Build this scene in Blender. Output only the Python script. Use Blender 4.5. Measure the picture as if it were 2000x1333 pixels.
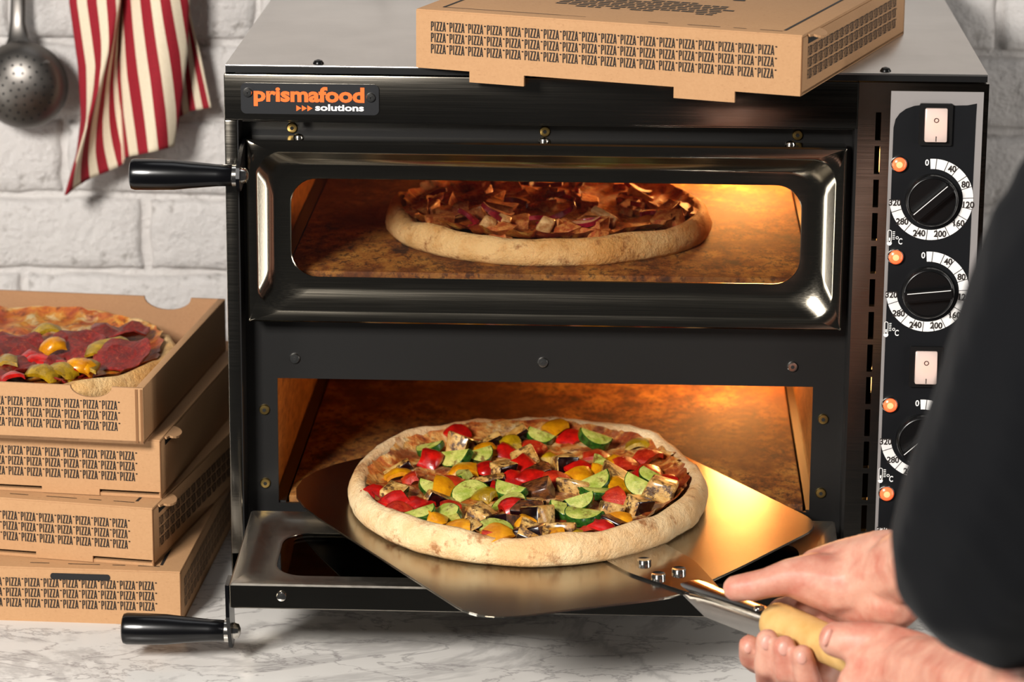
import bpy, bmesh, math, random
from mathutils import Vector, Matrix, noise, Euler
PI = math.pi
scene = bpy.context.scene
for o in list(bpy.data.objects): bpy.data.objects.remove(o)
COL = scene.collection
# ------------------------------------------------------------------ camera, world, lights
CAM = Vector((.0200, -2.4005, .8664))
FW = Vector((-.03556329, .96547118, -.25807102)); RT = Vector((.99923283, .03859057, .0066729)); UPV = Vector((-.0164016, .25763573, .9661029))
FPX = 6320.9
cd = bpy.data.cameras.new('camera'); cam = bpy.data.objects.new('camera', cd); COL.objects.link(cam)
M = Matrix((RT, UPV, -FW)).transposed().to_4x4(); M.translation = CAM; cam.matrix_world = M
cd.sensor_width = 36; cd.lens = FPX / 2000 * 36; cd.clip_start = .05
cd.dof.use_dof = True; cd.dof.focus_distance = 2.44; cd.dof.aperture_fstop = 8.5
scene.camera = cam
w = bpy.data.worlds.new('world'); scene.world = w; w.use_nodes = True
w.node_tree.nodes['Background'].inputs[0].default_value = (.93, .95, 1, 1)
w.node_tree.nodes['Background'].inputs[1].default_value = .042
def area(name, loc, target, sx, sy, power, col=(1, 1, 1)):
    l = bpy.data.lights.new(name, 'AREA'); l.shape = 'RECTANGLE'; l.size = sx; l.size_y = sy; l.energy = power; l.color = col
    o = bpy.data.objects.new(name, l); COL.objects.link(o); o.location = loc
    o.rotation_euler = (Vector(target) - Vector(loc)).to_track_quat('-Z', 'Y').to_euler()
    return o
area('key_softbox', (-1.0, -2.0, 1.30), (-.05, .1, .2), .50, .50, 90, (1, .955, .90))
area('left_strip_softbox', (-1.55, -.80, -.08), (.1, 0, .25), .34, .9, 9, (1, .96, .9))
area('right_strip_softbox', (1.45, -.72, -.08), (-.1, 0, .28), .16, .7, 4, (1, .96, .9))
area('side_softbox', (1.75, -.45, .75), (.1, 0, .3), .3, 1.0, 11, (1, .95, .9))
area('top_softbox', (-.2, .1, 2.3), (-.1, .25, .3), 1.0, .6, 2.5, (.97, .98, 1))
scene.view_settings.view_transform = 'Standard'; scene.view_settings.look = 'None'
scene.view_settings.exposure = 0; scene.view_settings.gamma = 1; scene.view_settings.use_curve_mapping = False

def at(u, v, y):                       # point on the plane Y = y seen at photo position u, v
    d = FW + RT * ((u - 1000) / FPX) - UPV * ((v - 666.5) / FPX)
    return CAM + d * ((y - CAM.y) / d.y)
def atz(u, v, z):
    d = FW + RT * ((u - 1000) / FPX) - UPV * ((v - 666.5) / FPX)
    return CAM + d * ((z - CAM.z) / d.z)
# ------------------------------------------------------------------ helpers
def tag(o, label, cat, group=None):
    o['label'] = label; o['category'] = cat
    if group: o['group'] = group
    return o
def thing(name, label, cat, loc=(0, 0, 0), rz=0, group=None):
    o = bpy.data.objects.new(name, None); COL.objects.link(o); o.location = loc; o.rotation_euler = (0, 0, rz); o.empty_display_size = .02
    return tag(o, label, cat, group)
def link(name, me, m=None, parent=None, loc=None, rot=None, label=None):
    o = bpy.data.objects.new(name, me); COL.objects.link(o)
    if m is not None and not me.materials:
        for k in (m if isinstance(m, (list, tuple)) else [m]): me.materials.append(k)
    if parent: o.parent = parent
    if loc is not None: o.location = loc
    if rot is not None: o.rotation_euler = rot
    if label: o['label'] = label
    return o
def mesh(bm, name='mesh', smooth=False, angle=None):
    bm.normal_update()
    me = bpy.data.meshes.new(name); bm.to_mesh(me); bm.free()
    if smooth:
        me.polygons.foreach_set('use_smooth', [True] * len(me.polygons))
        if angle: me.set_sharp_from_angle(angle=math.radians(angle))
    me.update(); return me
def box(bm, x0, x1, y0, y1, z0, z1, bev=0, seg=2):
    r = bmesh.ops.create_cube(bm, size=1)
    for v in r['verts']:
        v.co = Vector(((x0 + x1) / 2 + v.co.x * (x1 - x0), (y0 + y1) / 2 + v.co.y * (y1 - y0), (z0 + z1) / 2 + v.co.z * (z1 - z0)))
    if bev:
        es = list({e for v in r['verts'] for e in v.link_edges})
        bmesh.ops.bevel(bm, geom=es, offset=bev, segments=seg, profile=.5, affect='EDGES')
def boxes(*bs, bev=0, seg=2):
    bm = bmesh.new()
    for b in bs: box(bm, *b, bev=bev, seg=seg)
    return mesh(bm, smooth=bev > 0, angle=35)
def frame(axis):
    a = Vector(axis).normalized(); t = Vector((0, 0, 1)) if abs(a.z) < .9 else Vector((1, 0, 0))
    u = t.cross(a).normalized(); return u, a.cross(u), a
def lathe(bm, prof, origin=(0, 0, 0), axis=(0, 0, 1), n=24, cap=True):
    u, v, a = frame(axis); o = Vector(origin); rings = []
    for r, h in prof:
        rings.append([bm.verts.new(o + a * h + (u * math.cos(2 * PI * k / n) + v * math.sin(2 * PI * k / n)) * max(r, 1e-5)) for k in range(n)])
    for A, B in zip(rings, rings[1:]):
        for k in range(n): bm.faces.new((A[k], A[(k + 1) % n], B[(k + 1) % n], B[k]))
    if cap: bm.faces.new(rings[0][::-1]); bm.faces.new(rings[-1])
def lathe_me(prof, origin=(0, 0, 0), axis=(0, 0, 1), n=24, angle=35):
    bm = bmesh.new(); lathe(bm, prof, origin, axis, n); bmesh.ops.recalc_face_normals(bm, faces=bm.faces); return mesh(bm, smooth=True, angle=angle)
def prism(bm, pts, o, ex, ey, depth):       # outline in the ex/ey frame at o, thickened by the depth vector
    o, ex, ey, dv = Vector(o), Vector(ex), Vector(ey), Vector(depth)
    A = [bm.verts.new(o + ex * x + ey * y) for x, y in pts]; B = [bm.verts.new(v.co + dv) for v in A]
    fs = [bm.faces.new(A), bm.faces.new(B[::-1])]
    for i in range(len(A)): fs.append(bm.faces.new((A[i], B[i], B[(i + 1) % len(A)], A[(i + 1) % len(A)])))
    bmesh.ops.recalc_face_normals(bm, faces=fs)
def prism_me(pts, o, ex, ey, depth, **k):
    bm = bmesh.new(); prism(bm, pts, o, ex, ey, depth); return mesh(bm, **k)
def sheet(bm, quads, o, ex, ey):            # flat print: list of polygons in the ex/ey frame
    o, ex, ey = Vector(o), Vector(ex), Vector(ey)
    for q in quads: bm.faces.new([bm.verts.new(o + ex * x + ey * y) for x, y in q])
def rrect(x0, x1, z0, z1, r, n=8):
    P = []
    for cx, cz, a0 in ((x1 - r, z0 + r, -PI / 2), (x1 - r, z1 - r, 0), (x0 + r, z1 - r, PI / 2), (x0 + r, z0 + r, PI)):
        for k in range(n + 1):
            a = a0 + PI / 2 * k / n; P.append((cx + r * math.cos(a), cz + r * math.sin(a)))
    return P
def tube(bm, pts, rad, n=10):
    pts = [Vector(p) for p in pts]; rings = []; up = None
    for i, p in enumerate(pts):
        t = (pts[min(i + 1, len(pts) - 1)] - pts[max(i - 1, 0)]).normalized()
        u, v, a = frame(t); r = rad[i] if isinstance(rad, (list, tuple)) else rad
        rings.append([bm.verts.new(p + (u * math.cos(2 * PI * k / n) + v * math.sin(2 * PI * k / n)) * r) for k in range(n)])
    for A, B in zip(rings, rings[1:]):
        for k in range(n): bm.faces.new((A[k], A[(k + 1) % n], B[(k + 1) % n], B[k]))
    bm.faces.new(rings[0][::-1]); bm.faces.new(rings[-1])
# ------------------------------------------------------------------ materials
def srgb(h):
    c = [int(h[i:i + 2], 16) / 255 for i in (0, 2, 4)]
    return tuple((x / 12.92 if x <= .04045 else ((x + .055) / 1.055) ** 2.4) for x in c) + (1,)
class Mat:
    def __init__(s, name, col='808080', rough=.5, metal=0, **k):
        s.m = bpy.data.materials.new(name); s.m.use_nodes = True; s.t = s.m.node_tree; s.b = s.t.nodes['Principled BSDF']
        s.set('Base Color', srgb(col) if isinstance(col, str) else col); s.set('Roughness', rough); s.set('Metallic', metal)
        for a, v in k.items(): s.set(a.replace('_', ' '), v)
    def set(s, a, v): s.b.inputs[a].default_value = v
    def node(s, typ, **k):
        n = s.t.nodes.new(typ)
        for a, v in k.items():
            if a in n.inputs.keys(): n.inputs[a].default_value = v
            else: setattr(n, a, v)
        return n
    def ln(s, a, b): s.t.links.new(a, b)
    def coord(s, scale=(1, 1, 1), kind='Object', rot=(0, 0, 0)):
        c = s.node('ShaderNodeTexCoord'); m = s.node('ShaderNodeMapping'); m.inputs['Scale'].default_value = scale; m.inputs['Rotation'].default_value = rot
        s.ln(c.outputs[kind], m.inputs[0]); return m.outputs[0]
    def noise(s, co, scale, detail=4, rough=.55, dist=0):
        n = s.node('ShaderNodeTexNoise', Scale=scale, Detail=detail, Roughness=rough, Distortion=dist); s.ln(co, n.inputs['Vector']); return n.outputs['Fac']
    def ramp(s, f, *stops, interp='LINEAR'):
        r = s.node('ShaderNodeValToRGB'); r.color_ramp.interpolation = interp; e = r.color_ramp.elements
        while len(e) < len(stops): e.new(.5)
        for q, (p, c) in zip(e, stops): q.position = p; q.color = srgb(c) if isinstance(c, str) else (c, c, c, 1)
        s.ln(f, r.inputs[0]); return r.outputs[0]
    def mix(s, f, a, b, typ='MIX'):
        n = s.node('ShaderNodeMix', data_type='RGBA', blend_type=typ)
        for i, v in ((0, f), (6, a), (7, b)):
            if hasattr(v, 'is_output'): s.ln(v, n.inputs[i])
            else: n.inputs[i].default_value = v if i == 0 else (srgb(v) if isinstance(v, str) else v)
        return n.outputs[2]
    def to(s, out, inp): s.ln(out, s.b.inputs[inp]); return s
    def bump(s, h, strength=.3, dist=.001):
        n = s.node('ShaderNodeBump', Strength=strength, Distance=dist); s.ln(h, n.inputs['Height']); s.ln(n.outputs[0], s.b.inputs['Normal']); return s
def steel(name, col, rough, stretch=(2, 220, 220), bs=.06):
    m = Mat(name, col, rough, 1); co = m.coord(stretch); f = m.noise(co, 6, 3)
    m.to(m.ramp(f, (.3, rough - .02), (.7, rough + .04)), 'Roughness')
    c2 = m.coord((14, 14, 14)); g = m.noise(c2, 1.5, 4)
    m.to(m.mix(m.ramp(g, (.35, 0), (.7, .35)), col, tuple(x * .72 for x in srgb(col)[:3]) + (1,)), 'Base Color')
    m.bump(f, bs * .5, .0006); return m.m
STEEL = steel('brushed_steel', '857f75', .16)
SIDESHEET = Mat('dark_side_sheet', '3a3836', .5, .8).m
LIDSTEEL = steel('satin_steel', 'c4c0bc', .30)
DOORSTEEL = steel('door_steel', '8c8578', .14); DOORIN = steel('door_inner_steel', 'b0a99e', .36, (30, 30, 30), .1)
m = Mat('peel_aluminium', 'a8a297', .21, 1); co = m.coord((1, 1, 1), rot=(0, 0, 1.03)); f = m.noise(m.coord((3, 160, 1), rot=(0, 0, 1.03)), 3, 3); m.bump(f, .02, .0004); g = m.noise(co, 9, 4); m.to(m.ramp(g, (.3, .19), (.7, .25)), 'Roughness'); BLADE = m.m
TANG = steel('tang_steel', 'b9b6b2', .12, (20, 20, 20), .02)
SPOON = steel('worn_spoon_steel', '6e6a66', .38, (9, 9, 9), .15)
CHROME = Mat('bright_fastener', 'd8d4cc', .16, 1).m
BRASS = Mat('brass_fastener', 'b69a5c', .3, 1).m
BLACKSCREW = Mat('black_fastener', '1a1a1a', .28, .6).m
SOCKET = Mat('socket_hole', '060606', .7).m
PLATE = Mat('black_enamel', '0f0e0d', .42).m
GASKET = Mat('black_gasket', '0c0c0c', .38).m
BAKELITE = Mat('black_bakelite', '08080a', .22).m
KNOBM = Mat('knob_black', '0a0a0b', .3).m
LOGOBLK = Mat('logo_plate_black', '17181b', .4).m
ORANGE = Mat('logo_orange', 'f26a21', .5).m
WHITE = Mat('print_white', 'efedea', .55).m
PANELBLK = Mat('panel_black', '07090d', .5, Specular_IOR_Level=.3).m
SILVER = Mat('panel_silver', 'a39e9c', .42, .35).m
PRINT = Mat('black_ink', '231a15', .75).m
PRINTBOX = Mat('black_ink_board', '1c1613', .8).m
def glass():
    m = bpy.data.materials.new('thin_glass'); m.use_nodes = True; t = m.node_tree; t.nodes.clear()
    o = t.nodes.new('ShaderNodeOutputMaterial'); tr = t.nodes.new('ShaderNodeBsdfTransparent'); g = t.nodes.new('ShaderNodeBsdfGlossy'); x = t.nodes.new('ShaderNodeMixShader'); f = t.nodes.new('ShaderNodeFresnel')
    tr.inputs[0].default_value = (.93, .92, .90, 1); g.inputs['Roughness'].default_value = .03; f.inputs[0].default_value = 1.45
    t.links.new(f.outputs[0], x.inputs[0]); t.links.new(tr.outputs[0], x.inputs[1]); t.links.new(g.outputs[0], x.inputs[2]); t.links.new(x.outputs[0], o.inputs[0]); return m
GLASS = glass()
m = Mat('painted_brick', 'd9d5d1', .75); co = m.coord(); f = m.noise(co, 38, 8, .68); g = m.noise(co, 8, 5)
m.to(m.mix(m.ramp(f, (.33, .9), (.42, 0)), m.mix(g, 'ece8e5', 'dcd7d3'), 'a39d97'), 'Base Color'); f2 = m.noise(co, 120, 6, .7)
m.bump(m.mix(.45, f, f2), 1.0, .011); BRICK = m.m
m = Mat('marble', 'd8d5d0', .22); co = m.coord(rot=(0, 0, .6)); w1 = m.noise(co, 4, 7, .6, .7); w2 = m.noise(m.coord((1, 2.2, 1), rot=(0, 0, .9)), 9, 6, .6, .5); cl = m.noise(co, 3.2, 5)
v1 = m.ramp(w1, (.47, 0), (.497, .45), (.503, .45), (.53, 0)); v2 = m.ramp(w2, (.48, 0), (.498, .5), (.502, .5), (.515, 0)); sp = m.ramp(m.noise(co, 60, 4), (.66, 0), (.74, .6))
b0 = m.mix(m.ramp(cl, (.35, 0), (.7, 1)), 'dedbd6', 'c3bfba'); b1 = m.mix(v1, b0, '8b8785'); b2 = m.mix(v2, b1, '757070'); m.to(m.mix(sp, b2, '77716e'), 'Base Color'); MARBLE = m.m
def card(name, c1, c2):
    m = Mat(name, c1, .8); co = m.coord(); f = m.noise(co, 420, 5, .7); g = m.noise(m.coord((1, 1, 1)), 25, 3)
    fl = m.ramp(m.noise(m.coord((250, 250, 900)), 1.2, 3), (.62, 0), (.72, .35))
    c = m.mix(f, c1, c2); c = m.mix(fl, c, '7d5230'); m.to(m.mix(m.ramp(g, (.3, 0), (.8, .3)), c, c2), 'Base Color'); m.bump(f, .15, .0004); return m.m
CARD = card('brown_cardboard', 'bf9469', 'ab8057'); CARDIN = card('cardboard_inside', 'b08660', '9c7350')
CARDEDGE = Mat('cardboard_cut_edge', '7d5634', .9).m
m = Mat('fire_stone', '7a4a22', .75); co = m.coord((1, .6, 1)); f = m.noise(co, 34, 9, .74); g = m.noise(m.coord((1, .6, 1)), 150, 7, .8); h = m.noise(m.coord((1, 1, 1)), 8, 6, .65)
c = m.ramp(f, (.36, '331606'), (.46, '7a4414'), (.55, 'a06a2a'), (.68, 'b8863e')); c = m.mix(m.ramp(g, (.50, 0), (.58, .8)), c, '2a140a'); m.to(m.mix(m.ramp(h, (.47, 0), (.56, .7)), c, '5a2c0a'), 'Base Color'); m.bump(g, .4, .0012); STONE = m.m
m = Mat('oxidised_steel', '8a6238', .5, .5); co = m.coord((1, 4, 14)); f = m.noise(co, 14, 6, .65)
m.to(m.ramp(f, (.3, '60360f'), (.5, '94602a'), (.7, 'b07c3a')), 'Base Color'); m.bump(f, .2, .001); OXID = m.m
def emis(name, col, s, base='ffffff', rough=.25):
    m = Mat(name, base, rough); m.set('Emission Color', srgb(col)); m.set('Emission Strength', s); return m
m = emis('indicator_lens', 'ff5a22', .55, 'ff7a4a'); LENS = m.m
LENSCORE = emis('indicator_core', 'ff9a5c', .9, 'ffb080').m
m = emis('rocker_lit', 'ffb48c', .35, 'c9b4aa'); co = m.coord((70, 70, 70)); gr = m.node('ShaderNodeTexGradient', gradient_type='SPHERICAL'); m.ln(co, gr.inputs[0])
m.to(m.ramp(gr.outputs['Fac'], (.1, 'f5d0c0'), (.75, 'ff8a4c')), 'Emission Color'); m.ln(m.ramp(gr.outputs['Fac'], (0, .05), (.7, .55)), m.b.inputs['Emission Strength']); ROCKER = m.m
BULB = emis('oven_bulb', 'ffb45a', 3).m
def crustmat(name, pale, mid, toast, amt):
    m = Mat(name, pale, .72); co = m.coord(); f = m.noise(co, 20, 7, .65); g = m.noise(co, 55, 8, .7); h = m.noise(co, 380, 4, .7); e = m.noise(co, 130, 5, .7)
    c = m.mix(m.ramp(f, (.40, 0), (.60, .9)), pale, mid); c = m.mix(m.ramp(g, (.57 - amt, 0), (.68 - amt, .85)), c, toast)
    m.to(m.mix(m.ramp(h, (.60, 0), (.72, .4)), c, toast), 'Base Color'); m.bump(m.mix(.35, e, h), .9, .004)
    m.set('Subsurface Weight', .1); m.set('Subsurface Radius', (.006, .004, .002)); m.set('Subsurface Scale', .3); return m.m
CRUST_A = crustmat('pale_crust', 'efd3a4', 'dcae76', '9c5f2a', .025); CRUST_B = crustmat('golden_crust', 'ecc68c', 'd09a54', '8a4c1c', .02)
def cheesemat(name, a, b, c_, d, dark):
    m = Mat(name, a, .34); co = m.coord(); f = m.noise(co, 48, 8, .66, .6); g = m.noise(co, 140, 7, .72); h = m.noise(co, 26, 7, .65)
    c = m.ramp(f, (.34, a), (.45, b), (.54, c_), (.63, d)); c = m.mix(m.ramp(h, (.53, 0), (.60, .85)), c, a); m.to(m.mix(m.ramp(g, (.54, 0), (.63, .85)), c, dark), 'Base Color')
    m.bump(m.mix(.5, f, g), 1.0, .006); m.set('Coat Weight', .3); m.set('Coat Roughness', .2); return m.m
CHEESE_A = cheesemat('cheese_and_sauce', '8e2c0e', 'cc6a22', 'e8ae5c', 'efd39c', '6a2a0e')
CHEESE_B = cheesemat('dark_barbecue_cheese', '6e1a0a', 'a03c14', 'c87026', 'e0a850', '3a0f06')
CHEESE_C = cheesemat('orange_cheese', 'a83c0e', 'cf6a14', 'de952c', 'ecd098', '702a0a')
def veg(name, a, b, rough=.28, sc=70, spot=None, coat=.4, lo=.50, hi=.60, ssc=1.0, bp=.6):
    m = Mat(name, a, rough); c0 = m.node('ShaderNodeTexCoord'); oi = m.node('ShaderNodeObjectInfo'); ad = m.node('ShaderNodeVectorMath', operation='ADD'); m.ln(c0.outputs['Object'], ad.inputs[0]); m.ln(oi.outputs['Random'], ad.inputs[1]); co = ad.outputs[0]
    f = m.noise(co, sc * 1.6, 6, .65); c = m.mix(m.ramp(f, (.38, 0), (.60, 1)), a, b)
    if spot: c = m.mix(m.ramp(m.noise(co, sc * 2.2 * ssc, 7, .7), (lo, 0), (hi, .92)), c, spot)
    m.to(c, 'Base Color'); m.set('Coat Weight', coat); m.set('Coat Roughness', .12); m.bump(m.noise(co, sc * 4, 5, .7), bp, .002); return m.m
RED = veg('red_pepper', 'c4140c', '8e0a08', spot='5c0a06', lo=.6, hi=.72, bp=.2); REDO = veg('roast_tomato_red', 'c8381a', '9a1a0c', spot='e08a4a', lo=.6, hi=.75); YEL = veg('yellow_pepper', 'e09a0c', 'c0760a', spot='8a4a10', lo=.6, hi=.72, bp=.2)
YELG = veg('ochre_pepper', 'b8920e', '8a6a08', spot='5a4008', lo=.58, hi=.7); ZFLESH = veg('courgette_flesh', 'c8c468', '93a036', .38, 60, '6a4a16', lo=.54, hi=.66); ZSKIN = veg('courgette_skin', '10300c', '2c5c18', .22, 160, bp=.15)
AFLESH = veg('roast_aubergine_flesh', 'dcb46a', 'b07c34', .42, 70, '3a1a08', lo=.49, hi=.57); ASKIN = veg('aubergine_skin', '1a0508', '0c0304', .16, 60, coat=.3, bp=.08); ABROWN = veg('browned_aubergine', '7a441a', '3a1a0a', .35, 90, '1e0b05')
SALAMI = veg('salami', '92170c', '640d08', .34, 160, 'b85430', .25, lo=.57, hi=.66); CHICK = veg('barbecue_chicken', 'd8924a', 'a84a18', .6, 110, '7a200c', .1, lo=.56, hi=.68); ONION = veg('red_onion', 'a01830', '701020', .25, 60); ONIONW = veg('onion_white', 'd8a880', 'b87850', .3, 60); MUSH = veg('pale_mushroom', 'e0bc84', 'b8804a', .4, 90)
WOOD = Mat('beech_wood', 'e0b873', .5); co = WOOD.coord((1, 1, 1)); f = WOOD.noise(co, 40, 5); WOOD.to(WOOD.ramp(f, (.3, 'e2bd7c'), (.7, 'c99a55')), 'Base Color'); WOOD = WOOD.m
m = Mat('skin', 'd9977c', .5); co = m.coord(); f = m.noise(co, 45, 5, .6); g = m.noise(co, 220, 4)
m.to(m.mix(m.ramp(f, (.38, 0), (.68, 1)), 'd29d87', 'bd7461'), 'Base Color'); m.bump(g, .2, .0008); m.set('Subsurface Weight', .25); m.set('Subsurface Radius', (.012, .005, .003)); m.set('Subsurface Scale', .4); SKIN = m.m
NAIL = Mat('fingernail', 'd09a8a', .42).m
m = Mat('black_shirt', '050609', .95); co = m.coord(); f = m.noise(co, 400, 3); m.bump(f, .2, .001); m.set('Sheen Weight', .05); m.set('Specular IOR Level', .15); SHIRT = m.m
m = Mat('striped_linen', 'e2d3b8', .85); a = m.node('ShaderNodeAttribute', attribute_name='stripe'); k = m.node('ShaderNodeMath', operation='FRACT'); m.ln(a.outputs['Fac'], k.inputs[0])
s_ = m.ramp(k.outputs[0], (.50, 1), (.53, 0), interp='LINEAR'); co = m.coord((1, 1, 1)); f = m.noise(co, 500, 3); c = m.mix(s_, m.mix(f, 'e6d8c0', 'd6c6a8'), m.mix(f, '9e1024', '7c0a1a'))
m.to(c, 'Base Color'); m.bump(f, .25, .0006); LINEN = m.m
m = Mat('linen_hem', 'c22a38', .85); HEM = m.m
# ------------------------------------------------------------------ flat lettering
def stroke(p, q, t):
    dx, dy = q[0] - p[0], q[1] - p[1]; l = math.hypot(dx, dy); nx, ny = -dy / l * t / 2, dx / l * t / 2
    return [(p[0] + nx, p[1] + ny), (p[0] - nx, p[1] - ny), (q[0] - nx, q[1] - ny), (q[0] + nx, q[1] + ny)]
def pizza_word():                       # narrow capitals, 1 high; returns polygons and the advance
    Q = []; t = .115; x = 0
    def bar(x0, x1, y0, y1): Q.append([(x0, y0), (x1, y0), (x1, y1), (x0, y1)])
    bar(0, t, 0, 1); bar(t, .25, 1 - .11, 1); bar(t, .25, .42, .53); bar(.21, .21 + t, .48, .95); x = .42      # P
    bar(x, x + t, 0, 1); x += .21                                                                             # I
    for _ in range(2):
        bar(x, x + .32, .89, 1); bar(x, x + .32, 0, .11); Q.append([(x, .11), (x + .14, .11), (x + .32, .89), (x + .18, .89)]); x += .37
    Q.append([(x - .02, 0), (x + .105, 0), (x + .215, 1), (x + .12, 1)]); Q.append([(x + .255, 0), (x + .38, 0), (x + .24, 1), (x + .145, 1)]); bar(x + .1, x + .26, .2, .31); x += .40
    cx, cy = x + .18, .86
    for a in (0, PI / 3, 2 * PI / 3): Q.append(stroke((cx - .11 * math.cos(a), cy - .075 * math.sin(a)), (cx + .11 * math.cos(a), cy + .075 * math.sin(a)), .08))
    return Q, x + .42
PW, PADV = pizza_word()
def pizza_rows(n, rows, h, pitch, rowgap):          # origin: bottom left of the block
    sx = pitch / PADV; out = []
    for r in range(rows):
        for k in range(n):
            for q in PW: out.append([(k * pitch + x * sx, (rows - 1 - r) * rowgap + y * h) for x, y in q])
    return out
def text_me(s, size, off=0, sx=1, align='CENTER', extrude=0):
    c = bpy.data.curves.new('lettering', 'FONT'); c.body = s; c.size = size; c.offset = off; c.align_x = align; c.align_y = 'CENTER'; c.extrude = extrude; c.resolution_u = 3
    o = bpy.data.objects.new('lettering', c); COL.objects.link(o); bpy.context.view_layer.update()
    me = bpy.data.meshes.new_from_object(o.evaluated_get(bpy.context.evaluated_depsgraph_get())); bpy.data.objects.remove(o); bpy.data.curves.remove(c)
    for v in me.vertices: v.co.x *= sx
    return me
def add_mesh(bm, me, o, ex, ey):
    o, ex, ey = Vector(o), Vector(ex), Vector(ey); n = ex.cross(ey)
    vs = [bm.verts.new(o + ex * v.co.x + ey * v.co.y + n * v.co.z) for v in me.vertices]
    for p in me.polygons:
        try: bm.faces.new([vs[i] for i in p.vertices])
        except ValueError: pass
X, Y, Z = Vector((1, 0, 0)), Vector((0, 1, 0)), Vector((0, 0, 1))
# ------------------------------------------------------------------ setting: wall and worktop
random.seed(4)
WY = .53
def noisy_brick(L, H, seed):
    bm = bmesh.new(); g = []
    def ax(S, n): return [0, .0018, .0045, .010] + [.010 + (S - .020) * k / n for k in range(1, n)] + [S - .010, S - .0045, S - .0018, S]
    xs, zs = ax(L, 12), ax(H, 5); nx, nz = len(xs) - 1, len(zs) - 1
    for i, x in enumerate(xs):
        col = []
        for j, z in enumerate(zs):
            e = min(i, nx - i, j, nz - j); d = {0: -.002, 1: .0050, 2: .0080, 3: .0094}.get(e, .0100)
            w1 = noise.noise(Vector((x * 22 + seed * 7, z * 30, seed * 3))); w2 = noise.noise(Vector((x * 75 + seed * 7, z * 75, seed * 5)))
            if e > 0: d += .0030 * w1 + .0018 * w2
            jx = .0035 * noise.noise(Vector((z * 45 + seed * 3, x * 20, 5))); jz = .0032 * noise.noise(Vector((x * 32 + seed * 3, z * 20, 9)))
            col.append(bm.verts.new((x - L / 2 + jx, -d, z - H / 2 + jz)))
        g.append(col)
    for i in range(nx):
        for j in range(nz): bm.faces.new((g[i][j], g[i + 1][j], g[i + 1][j + 1], g[i][j + 1]))
    return mesh(bm, smooth=True)
wall = link('wall_back', boxes((-1.3, 1.3, WY, WY + .12, -.05, 1.25)), BRICK); wall['kind'] = 'structure'
CH, BL = .0725, .225
vars_ = [noisy_brick(BL - .006, CH - .0045, s) for s in range(7)]
for v in vars_: v.materials.append(BRICK)
z0 = .1452 - 2 * CH
offs = {2: -.430, 3: -.505, 5: .352, 4: -.38}
for c in range(0, 10):
    xo = offs.get(c, -.43 + (c % 2) * .11 + random.uniform(-.02, .02))
    k0 = math.floor((-.80 - xo) / BL)
    for k in range(k0, k0 + 8):
        cx = xo + k * BL + BL / 2
        if cx > .85: continue
        link('brick', random.choice(vars_), None, wall, (cx, WY, z0 + c * CH + CH / 2), (random.uniform(-.01, .01), random.uniform(-.006, .006), random.uniform(-.008, .008)))
top = link('worktop', boxes((-1.3, 1.3, -.195, WY, -.03, 0), bev=.003), MARBLE)
tag(top, 'white marble worktop with grey veins under the oven and the box stack', 'worktop')
# ------------------------------------------------------------------ pizza oven
L0, L1, H = -.2875, .2875, .43
oven = thing('pizza_oven', 'double-deck stainless steel pizza oven with its lower door open', 'oven')
cas = link('casing', boxes((L0, L0 + .0095, 0, .5, .03, H), (L1 - .003, L1, .004, .5, .03, H), (L0, L1, .497, .5, .03, H), (L0, L1, .0, .5, .03, .036), bev=.0012), SIDESHEET, oven)
fr = link('front_fascia', boxes((L0, .1905, -.001, .006, .3945, H), (L0, L0 + .0095, -.001, .006, .03, .3945), (L0, L1, -.001, .006, .03, .05), bev=.001), STEEL, oven)
link('fascia_lip', boxes((L0 + .0095, .1905, .004, .027, .3925, .3947), bev=.0008), STEEL, fr)
# right column with ventilation slots
XS, SW = .2058, .0021
sl = [(.4074 - k * .0258, .3859 - k * .0258) for k in range(14) if .3859 - k * .0258 > .053]
bs = [(.1905, XS - SW, -.001, .006, .05, H), (XS + SW, L1, -.001, .006, .05, H)]; prev = H
for a, b in sl: bs.append((XS - SW, XS + SW, -.001, .006, a, prev)); prev = b
bs.append((XS - SW, XS + SW, -.001, .006, .05, prev))
colm = link('slotted_front_panel', boxes(*bs), STEEL, oven)
for xa, xb in ((.1885, .1905), (L0 + .0095, L0 + .0105)): link('recess_side', boxes((xa, xb, .0, .03, .04, .3945)), PLATE, oven)
# chamber front plate with two openings
YP = .027; OL, OR = -.2528, .1649; ZO = [(.0822, .1845), (.2652, .3675)]
cf = link('chamber_front_plate', boxes((L0 + .009, OL, YP, YP + .003, .036, .40), (OR, .1895, YP, YP + .003, .036, .40), (OL, OR, YP, YP + .003, .036, ZO[0][0]), (OL, OR, YP, YP + .003, ZO[0][1], ZO[1][0]), (OL, OR, YP, YP + .003, ZO[1][1], .40)), PLATE, oven)
def bolt_me(r, h=.0022, head='socket'):
    bm = bmesh.new(); lathe(bm, [(r, 0), (r, h * .5), (r * .85, h), (r * .55, h * 1.05)], axis=(0, -1, 0), n=18); return mesh(bm, smooth=True, angle=30)
def socket_me(r):
    bm = bmesh.new(); lathe(bm, [(r, 0), (r * .95, .0005)], axis=(0, -1, 0), n=6); return mesh(bm)
BOLT, BOLTB, SOCK = bolt_me(.0042), bolt_me(.0042), socket_me(.0016)
BOLT.materials.append(CHROME); BOLTB.materials.append(BRASS); SOCK.materials.append(SOCKET)
def socket_screw(x, z, me=BOLT, y=YP):
    o = link('socket_screw', me, None, oven, (x, y, z)); link('hex_recess', SOCK, None, o, (0, -.0023, 0))
for x in (-.2389, -.0453, .1485): socket_screw(x, .2008)
for x in (-.2389, -.0454, .147): socket_screw(x, .3838, BOLTB)
for x in (-.2631, .1735):
    for z in (.0985, .1588): socket_screw(x, z, BOLTB)
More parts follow.
